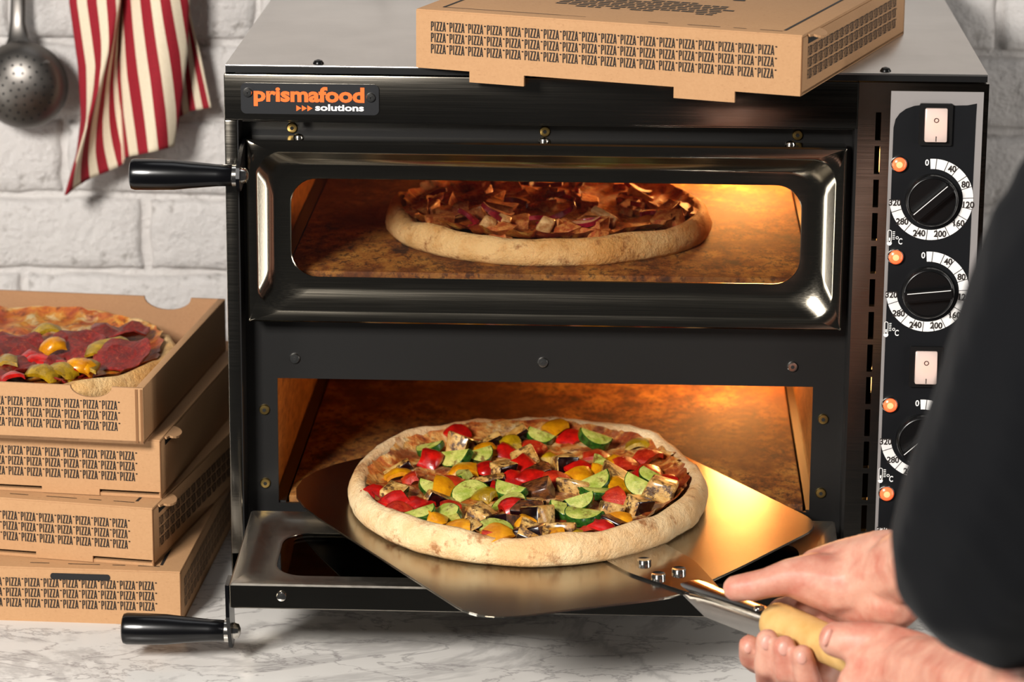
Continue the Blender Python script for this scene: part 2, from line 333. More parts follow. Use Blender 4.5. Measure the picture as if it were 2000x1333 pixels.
# chambers, stones, lamps
for k, (za, zb) in enumerate(ZO):
    CL, CR, CB = OL - .004, OR + .004, .44
    ch = link('baking_chamber', boxes((CL - .002, CL, YP + .003, CB, za - .012, zb + .004), (CR, CR + .002, YP + .003, CB, za - .012, zb + .004), (CL, CR, CB, CB + .002, za - .012, zb + .004), (CL, CR, YP + .003, CB, zb + .002, zb + .004), (CL, CR, YP + .003, CB, za - .014, za - .012)), OXID, oven, label=('lower' if k == 0 else 'upper') + ' baking chamber')
    st = link('baking_stone', boxes((-.2455, .1605, .034, .43, za - .011, za + .0045), bev=.0015), STONE, oven, label='scorched brown baking stone')
    for xa, xb in ((CL, -.2475), (.1625, CR)): link('stone_rail', boxes((xa, xb, YP + .003, .43, za - .011, za + .001)), PLATE, st)
    lp = link('chamber_lamp', lathe_me([(.016, 0), (.018, .003), (.016, .005)], (.135, .438, zb - .02), (0, -1, 0), 20), CHROME, oven)
    link('lamp_bulb', lathe_me([(.011, .004), (.012, .008), (.009, .014), (.003, .017)], (.135, .438, zb - .02), (0, -1, 0), 16), BULB, lp)
    l = bpy.data.lights.new('chamber_light', 'POINT'); l.energy = (1.6, 3.6)[k]; l.color = (1, .49, .14); l.shadow_soft_size = .03
    o = bpy.data.objects.new('chamber_light', l); COL.objects.link(o); o.parent = oven; o.location = (.125, .395, zb - .032)
    l2 = bpy.data.lights.new('slot_glow_light', 'POINT'); l2.energy = .035; l2.color = (1, .5, .15); l2.shadow_soft_size = .01  # added light in the side cavity, stands in for chamber glow through the slots
    o = bpy.data.objects.new('slot_glow_light', l2); COL.objects.link(o); o.parent = oven; o.location = (.2, .16, zb - .03)
# top cover
tc = link('top_cover', boxes((L0 + .001, L1 - .001, .0, .5, .4353, .437), bev=.0006, seg=2), LIDSTEEL, oven)
link('cover_gasket', boxes((L0 + .0014, L1 - .0014, .0002, .498, .4310, .4355)), GASKET, tc)
DOME = lathe_me([(.0042, 0), (.0042, .0008), (.003, .0026), (.0008, .0034)], n=16); DOME.materials.append(BLACKSCREW)
for x in (-.2165, .2105): link('cover_screw', DOME, None, tc, (x, .008, .437))
for x in (-.26, .26):
    for y in (.05, .45): link('foot', lathe_me([(.016, 0), (.018, .004), (.014, .03)], n=16), GASKET, oven, (x, y, 0))
# name plate
np_ = link('name_plate', prism_me(rrect(-.2745, -.1700, .4000, .4235, .004), (0, -.0010, 0), X, Z, (0, -.0012, 0)), LOGOBLK, oven)
bm = bmesh.new(); tm = text_me('prismafood', .0128, .00050, 1.0); wd = max(v.co.x for v in tm.vertices) - min(v.co.x for v in tm.vertices)
add_mesh(bm, tm, (-.2228, -.0024, .4146), X * (.0838 / wd), Z * 1.2); link('plate_lettering', mesh(bm), ORANGE, np_, label='orange lettering')
bm = bmesh.new(); tm = text_me('solutions', .0068, .00022, 1.0); wd = max(v.co.x for v in tm.vertices) - min(v.co.x for v in tm.vertices)
add_mesh(bm, tm, (-.1998, -.0024, .4052), X * (.0368 / wd), Z); link('plate_lettering', mesh(bm), WHITE, np_, label='white lettering')
bm = bmesh.new()
for k in range(3): sheet(bm, [[(-.2325 + k * .0042, .4024), (-.2286 + k * .0042, .4047), (-.2325 + k * .0042, .4070)]], (0, -.0024, 0), X, Z)
link('arrow_mark', mesh(bm), ORANGE, np_, label='three orange arrowheads')
for x, z in ((-.2692, .4163), (-.1762, .4137)):
    s = link('plate_screw', bolt_me(.0036), CHROME, np_, (x, -.0021, z))
    link('cross_slot', boxes((-.0022, .0022, -.0027, -.0022, -.0004, .0004), (-.0004, .0004, -.0027, -.0022, -.0022, .0022)), SOCKET, s, (0, 0, 0), (0, .6, 0))
# control panel
cp = link('control_panel', boxes((.2146, .2837, -.0016, -.0009, .035, .4239)), SILVER, oven, label='silver control panel plate')
pts = [(.2168, .04), (.2775, .04), (.2785, .405), (.2787, .4152), (.272, .4138), (.262, .4135), (.24, .4140), (.232, .4128), (.226, .4105), (.2215, .407), (.2185, .4025), (.2172, .396)]
link('panel_overlay', prism_me(pts, (0, -.0016, 0), X, Z, (0, -.0004, 0)), PANELBLK, cp, label='black printed overlay')
def ringseg(bm, cx, cz, r0, r1, a0, a1, y, n):
    for k in range(n):
        A = [a0 + (a1 - a0) * (k + q) / n for q in (0, 1)]
        P = [(cx + r * math.cos(a), cz + r * math.sin(a)) for r, a in ((r0, A[0]), (r1, A[0]), (r1, A[1]), (r0, A[1]))]
        sheet(bm, [P], (0, y, 0), X, Z)
NUMS = {}
def dial(cx, cz):
    R0, R1 = .0236, .0314; bm = bmesh.new(); A0, A1 = math.radians(94), math.radians(-178)
    ringseg(bm, cx, cz, R0, R1, A0, A1, -.00215, 54); link('dial_scale', mesh(bm), WHITE, cp, label='white temperature scale ring')
    bm = bmesh.new()
    for k in range(1, 17):
        a = A0 + (A1 - A0) * (k - .45) / 16.6
        sheet(bm, [stroke((cx + R0 * math.cos(a), cz + R0 * math.sin(a)), (cx + R1 * math.cos(a), cz + R1 * math.sin(a)), .0005)], (0, -.0023, 0), X, Z)
    for k in range(1, 9):
        a = A0 + (A1 - A0) * (k * 2 + .15) / 16.4; s = str(k * 40)
        if s not in NUMS: NUMS[s] = text_me(s, .0068, .0002, .92)
        r = .0277; add_mesh(bm, NUMS[s], (cx + r * math.cos(a), -.0024, cz + r * math.sin(a)), X, Z)
    link('dial_print', mesh(bm), PRINT, cp, label='black temperature numbers')
    bm = bmesh.new()
    if '0' not in NUMS: NUMS['0'] = text_me('0', .0066, .00012, .92)
    add_mesh(bm, NUMS['0'], (cx - .0045, -.0023, cz + .0282), X, Z)
    link('zero_mark', mesh(bm), WHITE, cp, label='white zero'); bm = bmesh.new()
    # thermometer and degree sign
    tx, tz = cx - .0305, cz - .0335
    ringseg(bm, tx, tz + .008, .0011, .0016, 0, PI, -.0023, 8)
    sheet(bm, [[(tx - .0016, tz), (tx - .0011, tz), (tx - .0011, tz + .008), (tx - .0016, tz + .008)], [(tx + .0011, tz), (tx + .0016, tz), (tx + .0016, tz + .008), (tx + .0011, tz + .008)], [(tx - .0006, tz), (tx + .0006, tz), (tx + .0006, tz + .0035), (tx - .0006, tz + .0035)]], (0, -.0023, 0), X, Z)
    ringseg(bm, tx, tz - .0008, 0, .0019, 0, 2 * PI, -.0023, 12)
    for k in range(5): sheet(bm, [[(tx + .0022, tz + .0022 + k * .0014), (tx + .0040, tz + .0022 + k * .0014), (tx + .0040, tz + .0028 + k * .0014), (tx + .0022, tz + .0028 + k * .0014)]], (0, -.0023, 0), X, Z)
    link('thermometer_symbol', mesh(bm), WHITE, cp, label='white thermometer symbol'); bm = bmesh.new()
    ringseg(bm, tx + .0058, tz + .0035, .0007, .0012, 0, 2 * PI, -.0023, 10)
    if 'C' not in NUMS: NUMS['C'] = text_me('C', .0066, .00012, .7)
    add_mesh(bm, NUMS['C'], (tx + .0082, -.0023, tz + .0005), X, Z)
    link('degree_sign', mesh(bm), WHITE, cp, label='white degree Celsius sign')
KM = lathe_me([(.0200, 0), (.0203, .0015), (.0196, .006), (.0185, .0075), (.0178, .0078), (.0172, .0068)], axis=(0, -1, 0), n=40); KM.materials.append(KNOBM)
bm = bmesh.new(); prism(bm, [(-.0185, -.0042), (.0185, -.0042), (.0185, .0042), (-.0185, .0042)], (0, -.0065, 0), X, Z, (0, -.0085, 0))
bmesh.ops.bevel(bm, geom=[e for e in bm.edges if min(v.co.y for v in e.verts) < -.0145], offset=.0014, segments=2, affect='EDGES'); GR = mesh(bm, smooth=True, angle=30); GR.materials.append(KNOBM)
LNM = boxes((.003, .0178, -.0153, -.0149, -.0003, .0003)); LNM.materials.append(WHITE)
for cz, ang in ((.3413, 42), (.2695, 6), (.1527, 42), (.081, 42)):
    dial(.2478, cz); kn = link('temperature_knob', KM, None, oven, (.2478, -.0021, cz), label='black rotary temperature knob')
    link('knob_grip', GR, None, kn, (0, 0, 0), (0, -math.radians(ang), 0)); 
    link('knob_pointer', boxes((-.0165, .0165, -.0152, -.0148, .0029, .0034)), WHITE, kn, (0, 0, 0), (0, -math.radians(ang), 0))
for cz in (.3685, .2968, .1799, .1086):
    il = link('indicator_lamp', lathe_me([(.0064, 0), (.0064, .002), (.0056, .0032), (.0054, .0026)], axis=(0, -1, 0), n=24), CHROME, oven, (.2224, -.002, cz), label='lit orange indicator lamp')
    link('lamp_lens', lathe_me([(.0054, .0018), (.0052, .0034), (.0036, .0046), (.001, .0050)], axis=(0, -1, 0), n=24), LENS, il)
    link('lamp_glow', lathe_me([(.0026, .0044), (.0024, .0052), (.0008, .0056)], axis=(0, -1, 0), n=16), LENSCORE, il)
for cz in (.3992, .2107):
    sw = link('rocker_switch', prism_me(rrect(-.0124, .0124, -.0160, .0160, .0012, 3), (0, 0, 0), X, Z, (0, -.0028, 0)), GASKET, oven, (.2485, -.002, cz), label='backlit rocker switch')
    bm = bmesh.new(); box(bm, -.0084, .0084, -.0062, -.002, -.0126, .0128, bev=.0012)
    for v in bm.verts:
        if v.co.y < -.004: v.co.y += .0016 * (v.co.z / .0128)
    link('rocker', mesh(bm, smooth=True, angle=35), ROCKER, sw, label='glowing translucent rocker')
    bm = bmesh.new(); ringseg(bm, 0, .004, .0013, .0019, 0, 2 * PI, -.0062, 14)
    link('rocker_symbol', mesh(bm), PRINT, sw); bm = bmesh.new(); sheet(bm, [[(-.0003, -.0118), (.0003, -.0118), (.0003, -.0078), (-.0003, -.0078)]], (0, -.0079, 0), X, Z); link('rocker_symbol', mesh(bm), PRINT, sw)
# doors, built closed: origin at the lower front edge, y 0 outside, +y inside
DX0, DX1, DH = -.2714, .1832, .1424; WX0, WX1, WZ0, WZ1 = -.2388, .1508, .0335, .1108
def door_panel():
    bm = bmesh.new()
    def loops(spec):
        rings = []
        for (x0, x1, z0, z1, r, y) in spec: rings.append([bm.verts.new((px, y, pz)) for px, pz in rrect(x0, x1, z0, z1, r)])
        for A, B in zip(rings, rings[1:]):
            n = len(A)
            for k in range(n): bm.faces.new((A[k], A[(k + 1) % n], B[(k + 1) % n], B[k]))
    T = .020
    loops([(DX0, DX1, 0, DH, .0012, .0012), (DX0 + .0012, DX1 - .0012, .0012, DH - .0012, .0014, 0),
           (DX0 + .0070, DX1 - .0065, .008, DH - .0085, .016, 0), (DX0 + .0085, DX1 - .0080, .0095, DH - .0100, .018, .0012), (DX0 + .0135, DX1 - .0130, .0155, DH - .0150, .022, .0062), (DX0 + .0190, DX1 - .0185, .0225, DH - .0202, .026, .0100), (DX0 + .0215, DX1 - .0210, .0255, DH - .0225, .027, .0106),
           (WX0 - .0006, WX1 + .0006, WZ0 - .0006, WZ1 + .0006, .0205, .0106), (WX0, WX1, WZ0, WZ1, .020, .0112), (WX0, WX1, WZ0, WZ1, .020, .0120),
           (WX0 - .002, WX1 + .002, WZ0 - .002, WZ1 + .002, .022, .0123), (WX0 - .0025, WX1 + .0025, WZ0 - .0025, WZ1 + .0025, .022, .0148), (WX0 - .0045, WX1 + .0045, WZ0 - .0045, WZ1 + .0045, .024, .0150),
           (DX0 + .021, DX1 - .019, .022, DH - .020, .024, .0142), (DX0 + .0135, DX1 - .0125, .014, DH - .0125, .018, .0180), (DX0 + .010, DX1 - .009, .0105, DH - .009, .014, T),
           (DX0 + .0012, DX1 - .0012, .0012, DH - .0012, .0014, T), (DX0, DX1, 0, DH, .0012, T - .0012), (DX0, DX1, 0, DH, .0012, .0012)])
    bmesh.ops.remove_doubles(bm, verts=bm.verts, dist=1e-6); bmesh.ops.recalc_face_normals(bm, faces=bm.faces); return mesh(bm, smooth=True, angle=40)
DP = door_panel(); DP.materials.append(DOORSTEEL); DP.materials.append(DOORIN)
for p in DP.polygons:
    if p.center.y > .0141 and abs(p.normal.y) > .3: p.material_index = 1
GP = boxes((WX0 - .004, WX1 + .004, .0126, .0142, WZ0 - .004, WZ1 + .004)); GP.materials.append(GLASS)
SCR = lathe_me([(.0042, 0), (.0042, .0006), (.0034, .0022), (.001, .003)], n=18); SCR.materials.append(CHROME)
HG = lathe_me([(.0074, 0), (.0080, .0008), (.0084, .012), (.0100, .030), (.0115, .044), (.0119, .060), (.0120, .074), (.0112, .0765), (.009, .0775)], axis=(-1, 0, 0), n=32); HG.materials.append(BAKELITE)
bm = bmesh.new(); prism(bm, [(.018, .141), (.018, .122), (-.012, .112), (-.030, .109), (-.0385, .113), (-.0405, .1206), (-.0385, .1285), (-.030, .132), (-.008, .141)], (DX0 - .0005, 0, 0), Y, Z, (-.0028, 0, 0)); HB = mesh(bm); HB.materials.append(BAKELITE)
HBO = lathe_me([(.0062, 0), (.0062, .0012), (.0052, .004), (.002, .0055)], axis=(1, 0, 0), n=20); HBO.materials.append(CHROME)
COLL = lathe_me([(.0088, 0), (.0088, .0035)], axis=(-1, 0, 0), n=24); COLL.materials.append(CHROME)
def door(loc, ang, label):
    d = link('oven_door', DP, None, oven, loc, (ang, 0, 0), label)
    link('door_glass', GP, None, d)
    for x in (-.2325, -.0457, .1410): link('edge_screw', SCR, None, d, (x, .011, DH))
    link('handle_bracket', HB, None, d); link('door_handle', HG, None, d, (DX0 - .0068, -.028, .1206), label='black tapered door handle')
    link('handle_collar', COLL, None, d, (DX0 - .0033, -.028, .1206)); link('handle_bolt', HBO, None, d, (DX0 - .0005, -.028, .1206))
    return d
door((0, 0, .2369), 0, 'closed upper door with rounded window')
door((0, 0, .0650), math.radians(94.6), 'open lower door lying flat')
link('door_hinge_bar', lathe_me([(.004, 0), (.004, .455)], (-.2714, .014, .070), (1, 0, 0), 14), GASKET, oven)
# ------------------------------------------------------------------ pizza boxes
def pizza_box(name, label, corner, ang, w, d, h, frontn, open_=False, sidetext=True, lidprint=True, tabs=True, pitch=.0150, ears=True, slot=False, lift=0):
    # local frame: origin at the front right bottom corner, -x along the front, +y to the back
    r = thing(name, label, 'pizza box', corner, ang, 'brown pizza boxes'); t = .0024
    def wall_poly(L, notch):
        P = [(-L, 0), (0, 0), (0, h)]
        if notch:
            c, rr = notch
            P += [(c + rr, h)] + [(c + rr * math.cos(a), h - .55 * rr * math.sin(a)) for a in [PI * k / 12 for k in range(1, 12)]] + [(c - rr, h)]
        return P + [(-L, h)]
    bm = bmesh.new(); box(bm, -w, 0, 0, d, 0, t); tr = link('tray_base', mesh(bm), CARDIN if open_ else CARD, r)
    if open_:
        nf = (-.041, .0165)
        bm = bmesh.new(); prism(bm, wall_poly(w, nf), (0, 0, 0), X, Z, (0, t, 0)); link('front_wall', mesh(bm), CARD, r)
        bm = bmesh.new(); prism(bm, wall_poly(w, (-.050, .0205)), (0, d - t, 0), X, Z, (0, t, 0)); link('back_wall', mesh(bm), CARDIN, r)
        for x in (-w, -.0065): link('side_wall', boxes((x, x + .0065, .001, d, 0, h), bev=.001), CARD, r)
        link('cut_edge', boxes((-.0062, -.0042, -.0006, .0012, .001, h - .001), (-.0022, -.0004, -.0006, .0012, .001, h - .001)), CARDEDGE, r)
    else:
        for x in (-w, -t): link('side_wall', boxes((x, x + t, .001, d, 0, h - t), bev=.0006), CARD, r)
        link('back_wall', boxes((-w, 0, d - t, d, 0, h - t)), CARD, r)
        bm = bmesh.new(); box(bm, -w, 0, -.001, d, h - t, h, bev=.0009); lid = link('lid', mesh(bm, smooth=True, angle=35), CARD, r)
        q = lift; tb = -.0082 + q if not q else .0004
        fl = [(-w + .0004, h - .0012), (-w + .0004, q), (-w * .855, q)]
        if tabs: fl += [(-w * .855, tb), (-w * .71, tb), (-w * .71, q), (-w * .32, q), (-w * .32, tb), (-w * .165, tb), (-w * .165, q)]
        fl += [(-.0004, q), (-.0004, h - .0012)]
        bm = bmesh.new(); prism(bm, fl, (0, -.0016, 0), X, Z, (0, t, 0)); link('front_flap', mesh(bm), CARD, r)
        link('cut_edge', boxes((-.0009, .0001, -.0012, .0006, .0008, h - .002)), CARDEDGE, r)
        if ears:
            P = [(0, 0), (.030, 0), (.030, .004)] + [(.018 + .012 * math.cos(a), .004 + .0065 * math.sin(a)) for a in [PI * k / 8 for k in range(0, 9)]] + [(.0, .003)]
            bm = bmesh.new(); prism(bm, P, (-.001, .012, h - t), Y, X * .95 - Z * .3, Vector((0, 0, t * .7))); link('lid_ear', mesh(bm), CARD, r)
            link('ear_slot', boxes((-.0015, .0004, .014, .040, h - .0085, h - .0032)), SOCKET, r)
        if lidprint:
            bm = bmesh.new(); a, b = .016, .0022
            F = lambda x0, x1, y0, y1: [(x0, y0), (x1, y0), (x1, y1), (x0, y1)]
            sheet(bm, [F(-a - b, -a, .012, d - .012), F(-w + a, -w + a + b, .012, d - .012), F(-w + a, -w + .11, .012, .0132), F(-w + .11, -w + .13, .0121, .0128), F(-.12, -.105, .0085, .0097), F(-.09, -.065, .0085, .0097), F(-.055, -.045, .0085, .0097), F(-.035, -.018, .0085, .0097), F(-w + a, -a, d - .014, d - .012)], (0, 0, h + .00025), X, Y)
            random.seed(7)
            for row in range(7):
                x = -.213
                while x < -.085:
                    ln = random.uniform(.004, .011); y = .056 + row * .0078
                    if row in (0, 6) and random.random() < .3: x += ln + .002; continue
                    sheet(bm, [F(x, x + ln, y, y + .0045)], (0, 0, h + .00025), X, Y); x += ln + .0016
            link('lid_print', mesh(bm), PRINTBOX, lid, label='black print on the lid')
            bm = bmesh.new(); q = []
            for poly in PW[:-3]: q.append([(-.215 + x * .075, .130 + y * .06) for x, y in poly])
            sheet(bm, q, (0, 0, h + .00025), X, Y); link('lid_lettering', mesh(bm), PRINTBOX, lid, label='large black word on the lid')
    yf = -.0020 if not open_ else -.0003
    bm = bmesh.new(); n = frontn; hh = .0071; gap = .0085
    sheet(bm, pizza_rows(n, 3, hh, pitch, gap), (-.0175 - n * pitch, yf, h / 2 - .0105 - (.002 if open_ else 0)), X, Z); link('front_lettering', mesh(bm), PRINTBOX, r, label='three rows of black capitals')
    if sidetext:
        bm = bmesh.new(); n2 = 18; sheet(bm, pizza_rows(n2, 3, hh, .0141, gap), (.0004, .014, h / 2 - .0125), Y, Z); link('side_lettering', mesh(bm), PRINTBOX, r, label='three rows of black capitals')
    if slot:
        bm = bmesh.new(); prism(bm, rrect(-.102, -.055, h - .009, h - .004, .0022, 4), (0, -.0019, 0), X, Z, (0, -.0003, 0)); link('lock_slot', mesh(bm), SOCKET, r, label='dark slot in the front')
    return r
pizza_box('pizza_box', 'closed brown pizza box lying askew on top of the oven', (.1422, -.0987, .4372), -.330, .300, .294, .0445, 18)
pizza_box('pizza_box', 'lowest brown pizza box of the stack, standing on the marble', (-.3232, -.0335, 0), -.035, .31, .30, .0445, 18, slot=True, tabs=False, ears=False)
pizza_box('pizza_box', 'closed brown pizza box second from the bottom of the stack', (-.3450, -.0240, .0447), -.165, .30, .30, .0480, 18, ears=True, lift=.0055)
pizza_box('pizza_box', 'closed brown pizza box just under the open one', (-.3415, -.0010, .0930), -.11, .30, .30, .0480, 18, sidetext=False, lift=.0055)
pizza_box('open_pizza_box', 'open brown pizza box holding a salami pizza, topmost of the stack', (-.3520, -.0160, .1413), -.10, .30, .285, .0450, 18, open_=True, sidetext=False)
# ------------------------------------------------------------------ pizzas
def pizza_body(root, R, crust, cheese, seed, rim=.024, rimw=.030, base=.010, wob=.018, ey=1):
    n = 120
    def outline(a): return R * (1 + wob * noise.noise(Vector((math.cos(a) * 1.3, math.sin(a) * 1.3, seed))) + .006 * noise.noise(Vector((math.cos(a) * 5, math.sin(a) * 5, seed + 3))))
    prof = [(-1.15, base - .002), (-1.0, base + .001), (-.86, rim * .72), (-.68, rim * .96), (-.48, rim), (-.28, rim * .90), (-.10, rim * .62), (-.01, rim * .36), (-.06, rim * .12), (-.16, 0), (-.6, 0)]
    bm = bmesh.new(); rings = []
    for f, z in prof:
        ring = []
        for k in range(n):
            a = 2 * PI * k / n; c, s = math.cos(a), math.sin(a); nz = noise.noise(Vector((c * 3.1, s * 3.1, seed + 9))); n2 = noise.noise(Vector((c * 9, s * 9, seed + f * 2)))
            ww = rimw * (1 + .25 * noise.noise(Vector((c * 2, s * 2, seed + 20)))); r = outline(a) + f * ww + .0015 * n2
            zz = z * (1 + .22 * nz * (z > base)) + (.0012 * n2 if z > .003 else 0)
            ring.append(bm.verts.new((c * r, s * r * ey, max(zz, 0))))
        rings.append(ring)
    for A, B in zip(rings, rings[1:]):
        for k in range(n): bm.faces.new((A[k], B[k], B[(k + 1) % n], A[(k + 1) % n]))
    bm.faces.new(rings[-1]); bmesh.ops.recalc_face_normals(bm, faces=bm.faces)
    cr = link('crust', mesh(bm, smooth=True), crust, root)
    bm = bmesh.new(); rr = [0] + [i / 26 for i in range(1, 27)]; rings = []
    for f in rr[1:]:
        ring = []
        for k in range(n):
            a = 2 * PI * k / n; c, s = math.cos(a), math.sin(a); ww = rimw * (1 + .25 * noise.noise(Vector((c * 2, s * 2, seed + 20))))
            r = (outline(a) - ww * (.80 + .42 * noise.noise(Vector((c * 12, s * 12, seed + 31))))) * f
            p = Vector((c * r * 60, s * r * 60, seed)); z = base + .0028 + .0032 * noise.noise(p) + .002 * noise.noise(p * 2.7)
            if f > .93: z += (f - .93) / .07 * rim * .34
            ring.append(bm.verts.new((c * r, s * r * ey, z)))
        rings.append(ring)
    ctr = bm.verts.new((0, 0, base + .003))
    for k in range(n): bm.faces.new((ctr, rings[0][k], rings[0][(k + 1) % n]))
    for A, B in zip(rings, rings[1:]):
        for k in range(n): bm.faces.new((A[k], B[k], B[(k + 1) % n], A[(k + 1) % n]))
    link('melted_cheese', mesh(bm, smooth=True), cheese, root, label='bubbling cheese and sauce')
    return cr
def jitter(bm, amt, seed):
    for v in bm.verts:
        p = v.co * 90 + Vector((seed * 5.3, 0, 0)); v.co += Vector((noise.noise(p), noise.noise(p + Vector((9, 0, 0))), noise.noise(p + Vector((0, 9, 0))))) * amt
def cube_piece(sx, sy, sz, seed, mats, skin=True):      # one peel face is skin
    bm = bmesh.new(); box(bm, -sx / 2, sx / 2, -sy / 2, sy / 2, 0, sz, bev=.0016, seg=2); jitter(bm, .0022, seed); bm.normal_update()
    if skin:
        for f in bm.faces:
            if f.normal.y < -.55: f.material_index = 1
    me = mesh(bm, smooth=True, angle=50)
    for k in mats: me.materials.append(k)
    return me
def slice_piece(r, th, a0, a1, seed, flesh, skin):       # part of a round slice with a green rim
    bm = bmesh.new(); n = 14; A = [(r * math.cos(a0 + (a1 - a0) * k / n), r * math.sin(a0 + (a1 - a0) * k / n)) for k in range(n + 1)]
    if a1 - a0 < 2 * PI - .01 and a1 - a0 < PI - .1: A.append((0, 0))
    elif a1 - a0 > 2 * PI - .01: A = A[:-1]
    cx = sum(p[0] for p in A) / len(A); cy = sum(p[1] for p in A) / len(A); N = len(A); rings = []
    for q, z in ((.999, 0), (1, th * .5), (.97, th), (.90, th * 1.05)): rings.append([bm.verts.new(((x - cx) * q, (y - cy) * q, z)) for x, y in A])
    for P, Q in zip(rings, rings[1:]):
        for k in range(N):
            f = bm.faces.new((P[k], P[(k + 1) % N], Q[(k + 1) % N], Q[k]))
            if k < n: f.material_index = 1
    bm.faces.new(rings[-1]); bm.faces.new(rings[0][::-1]); jitter(bm, .0014, seed); me = mesh(bm, smooth=True, angle=45); me.materials.append(flesh); me.materials.append(skin); return me
def curl_piece(sx, sy, bend, th, seed, m):               # a curved flake of pepper
    bm = bmesh.new(); nx, ny = 6, 4; g = [[], []]
    for l in (0, 1):
        for i in range(nx + 1):
            row = []
            for j in range(ny + 1):
                x, y = (i / nx - .5) * sx, (j / ny - .5) * sy * (1 - .25 * abs(i / nx - .5)); z = bend * (1 - (2 * i / nx - 1) ** 2) - bend * .35 * (2 * j / ny - 1) ** 2 + l * th
                row.append(bm.verts.new((x, y, z)))
            g[l].append(row)
    for i in range(nx):
        for j in range(ny):
            bm.faces.new((g[1][i][j], g[1][i + 1][j], g[1][i + 1][j + 1], g[1][i][j + 1])); bm.faces.new((g[0][i][j], g[0][i][j + 1], g[0][i + 1][j + 1], g[0][i + 1][j]))
    bd = [(i, 0) for i in range(nx)] + [(nx, j) for j in range(ny)] + [(i, ny) for i in range(nx, 0, -1)] + [(0, j) for j in range(ny, 0, -1)]
    for (a, b), (c, d) in zip(bd, bd[1:] + bd[:1]): bm.faces.new((g[0][a][b], g[0][c][d], g[1][c][d], g[1][a][b]))
    jitter(bm, .002, seed); bmesh.ops.recalc_face_normals(bm, faces=bm.faces); me = mesh(bm, smooth=True, angle=60); me.materials.append(m); return me
AUB = [cube_piece(.017, .016, .014, s, (AFLESH, ASKIN)) for s in range(4)] + [cube_piece(.019, .014, .013, s, (ABROWN, ASKIN)) for s in (5, 6)]
AUBS = [cube_piece(.021, .007, .010, s, (AFLESH, ASKIN)) for s in (7, 8)]
COU = [slice_piece(.013, .0065, 0, PI, s, ZFLESH, ZSKIN) for s in (1, 2, 3)] + [slice_piece(.0125, .006, 0, PI * .55, 4, ZFLESH, ZSKIN), slice_piece(.0145, .008, .2, PI * 1.1, 5, ZFLESH, ZSKIN)]
PRD = [curl_piece(.020, .016, .005, .003, s, RED) for s in (1, 2, 3)] + [curl_piece(.019, .015, .004, .004, s, REDO) for s in (4, 5)]
PYL = [curl_piece(.021, .016, .004, .0035, s, YEL) for s in (1, 2, 3)] + [curl_piece(.020, .014, .004, .0035, 4, YELG)]
# pizza on the peel
PC = Vector((-.0553, .015, .0935)); pz = thing('vegetable_pizza', 'vegetable pizza with peppers, courgette and aubergine on the metal peel', 'pizza', PC)
pizza_body(pz, .1415, CRUST_A, CHEESE_A, 3.3, .0215, .0190, ey=1.19)
def lp(pts, x0): return [(x0 + a / 3.8075, 790 + b / 3.8086) for a, b in pts]
TOP = {
 'aubergine_cube': lp([(900, 275), (420, 620), (1410, 345), (1040, 770), (1240, 830), (1425, 760), (1440, 965), (1225, 445), (985, 880)], 660) + lp([(320, 425), (145, 590), (130, 465), (640, 735), (845, 705), (1015, 605), (125, 815), (80, 955), (670, 830), (650, 515)], 1020),
 'aubergine_wedge': lp([(1140, 225), (465, 410), (725, 665), (1125, 520), (1330, 190)], 660) + lp([(375, 560), (270, 720), (265, 880), (50, 690)], 1020),
 'courgette_slice': lp([(670, 320), (880, 395), (1065, 375), (640, 610), (940, 615), (1265, 650), (825, 790), (630, 825), (910, 525), (1190, 905), (1310, 700)], 660) + lp([(120, 225), (530, 275), (600, 420), (560, 600), (440, 725), (950, 545), (870, 610), (250, 790), (430, 845), (560, 655)], 1020),
 'red_pepper_piece': lp([(690, 385), (870, 190), (1065, 455), (545, 525), (845, 565), (265, 640), (400, 705), (585, 715), (840, 735), (450, 770), (1250, 325), (1290, 745), (1300, 540), (1110, 1000), (1450, 290), (1400, 530), (1190, 600)], 660) + lp([(370, 215), (560, 340), (785, 420), (930, 480), (410, 470), (490, 460), (250, 555), (690, 670), (600, 880), (650, 925), (1050, 520), (540, 950), (920, 375), (30, 420)], 1020),
 'yellow_pepper_piece': lp([(920, 465), (450, 490), (780, 600), (1080, 640), (725, 830), (870, 935), (1120, 325), (1300, 275), (1360, 860), (1200, 960)], 660) + lp([(725, 575), (240, 370), (710, 390), (420, 510), (240, 965), (470, 920), (240, 150), (400, 790), (700, 845), (860, 265), (490, 790), (560, 470)], 1020)}
random.seed(11)
KIND = {'aubergine_cube': (AUB, .4), 'aubergine_wedge': (AUBS, .6), 'courgette_slice': (COU, .45), 'red_pepper_piece': (PRD, .4), 'yellow_pepper_piece': (PYL, .35)}
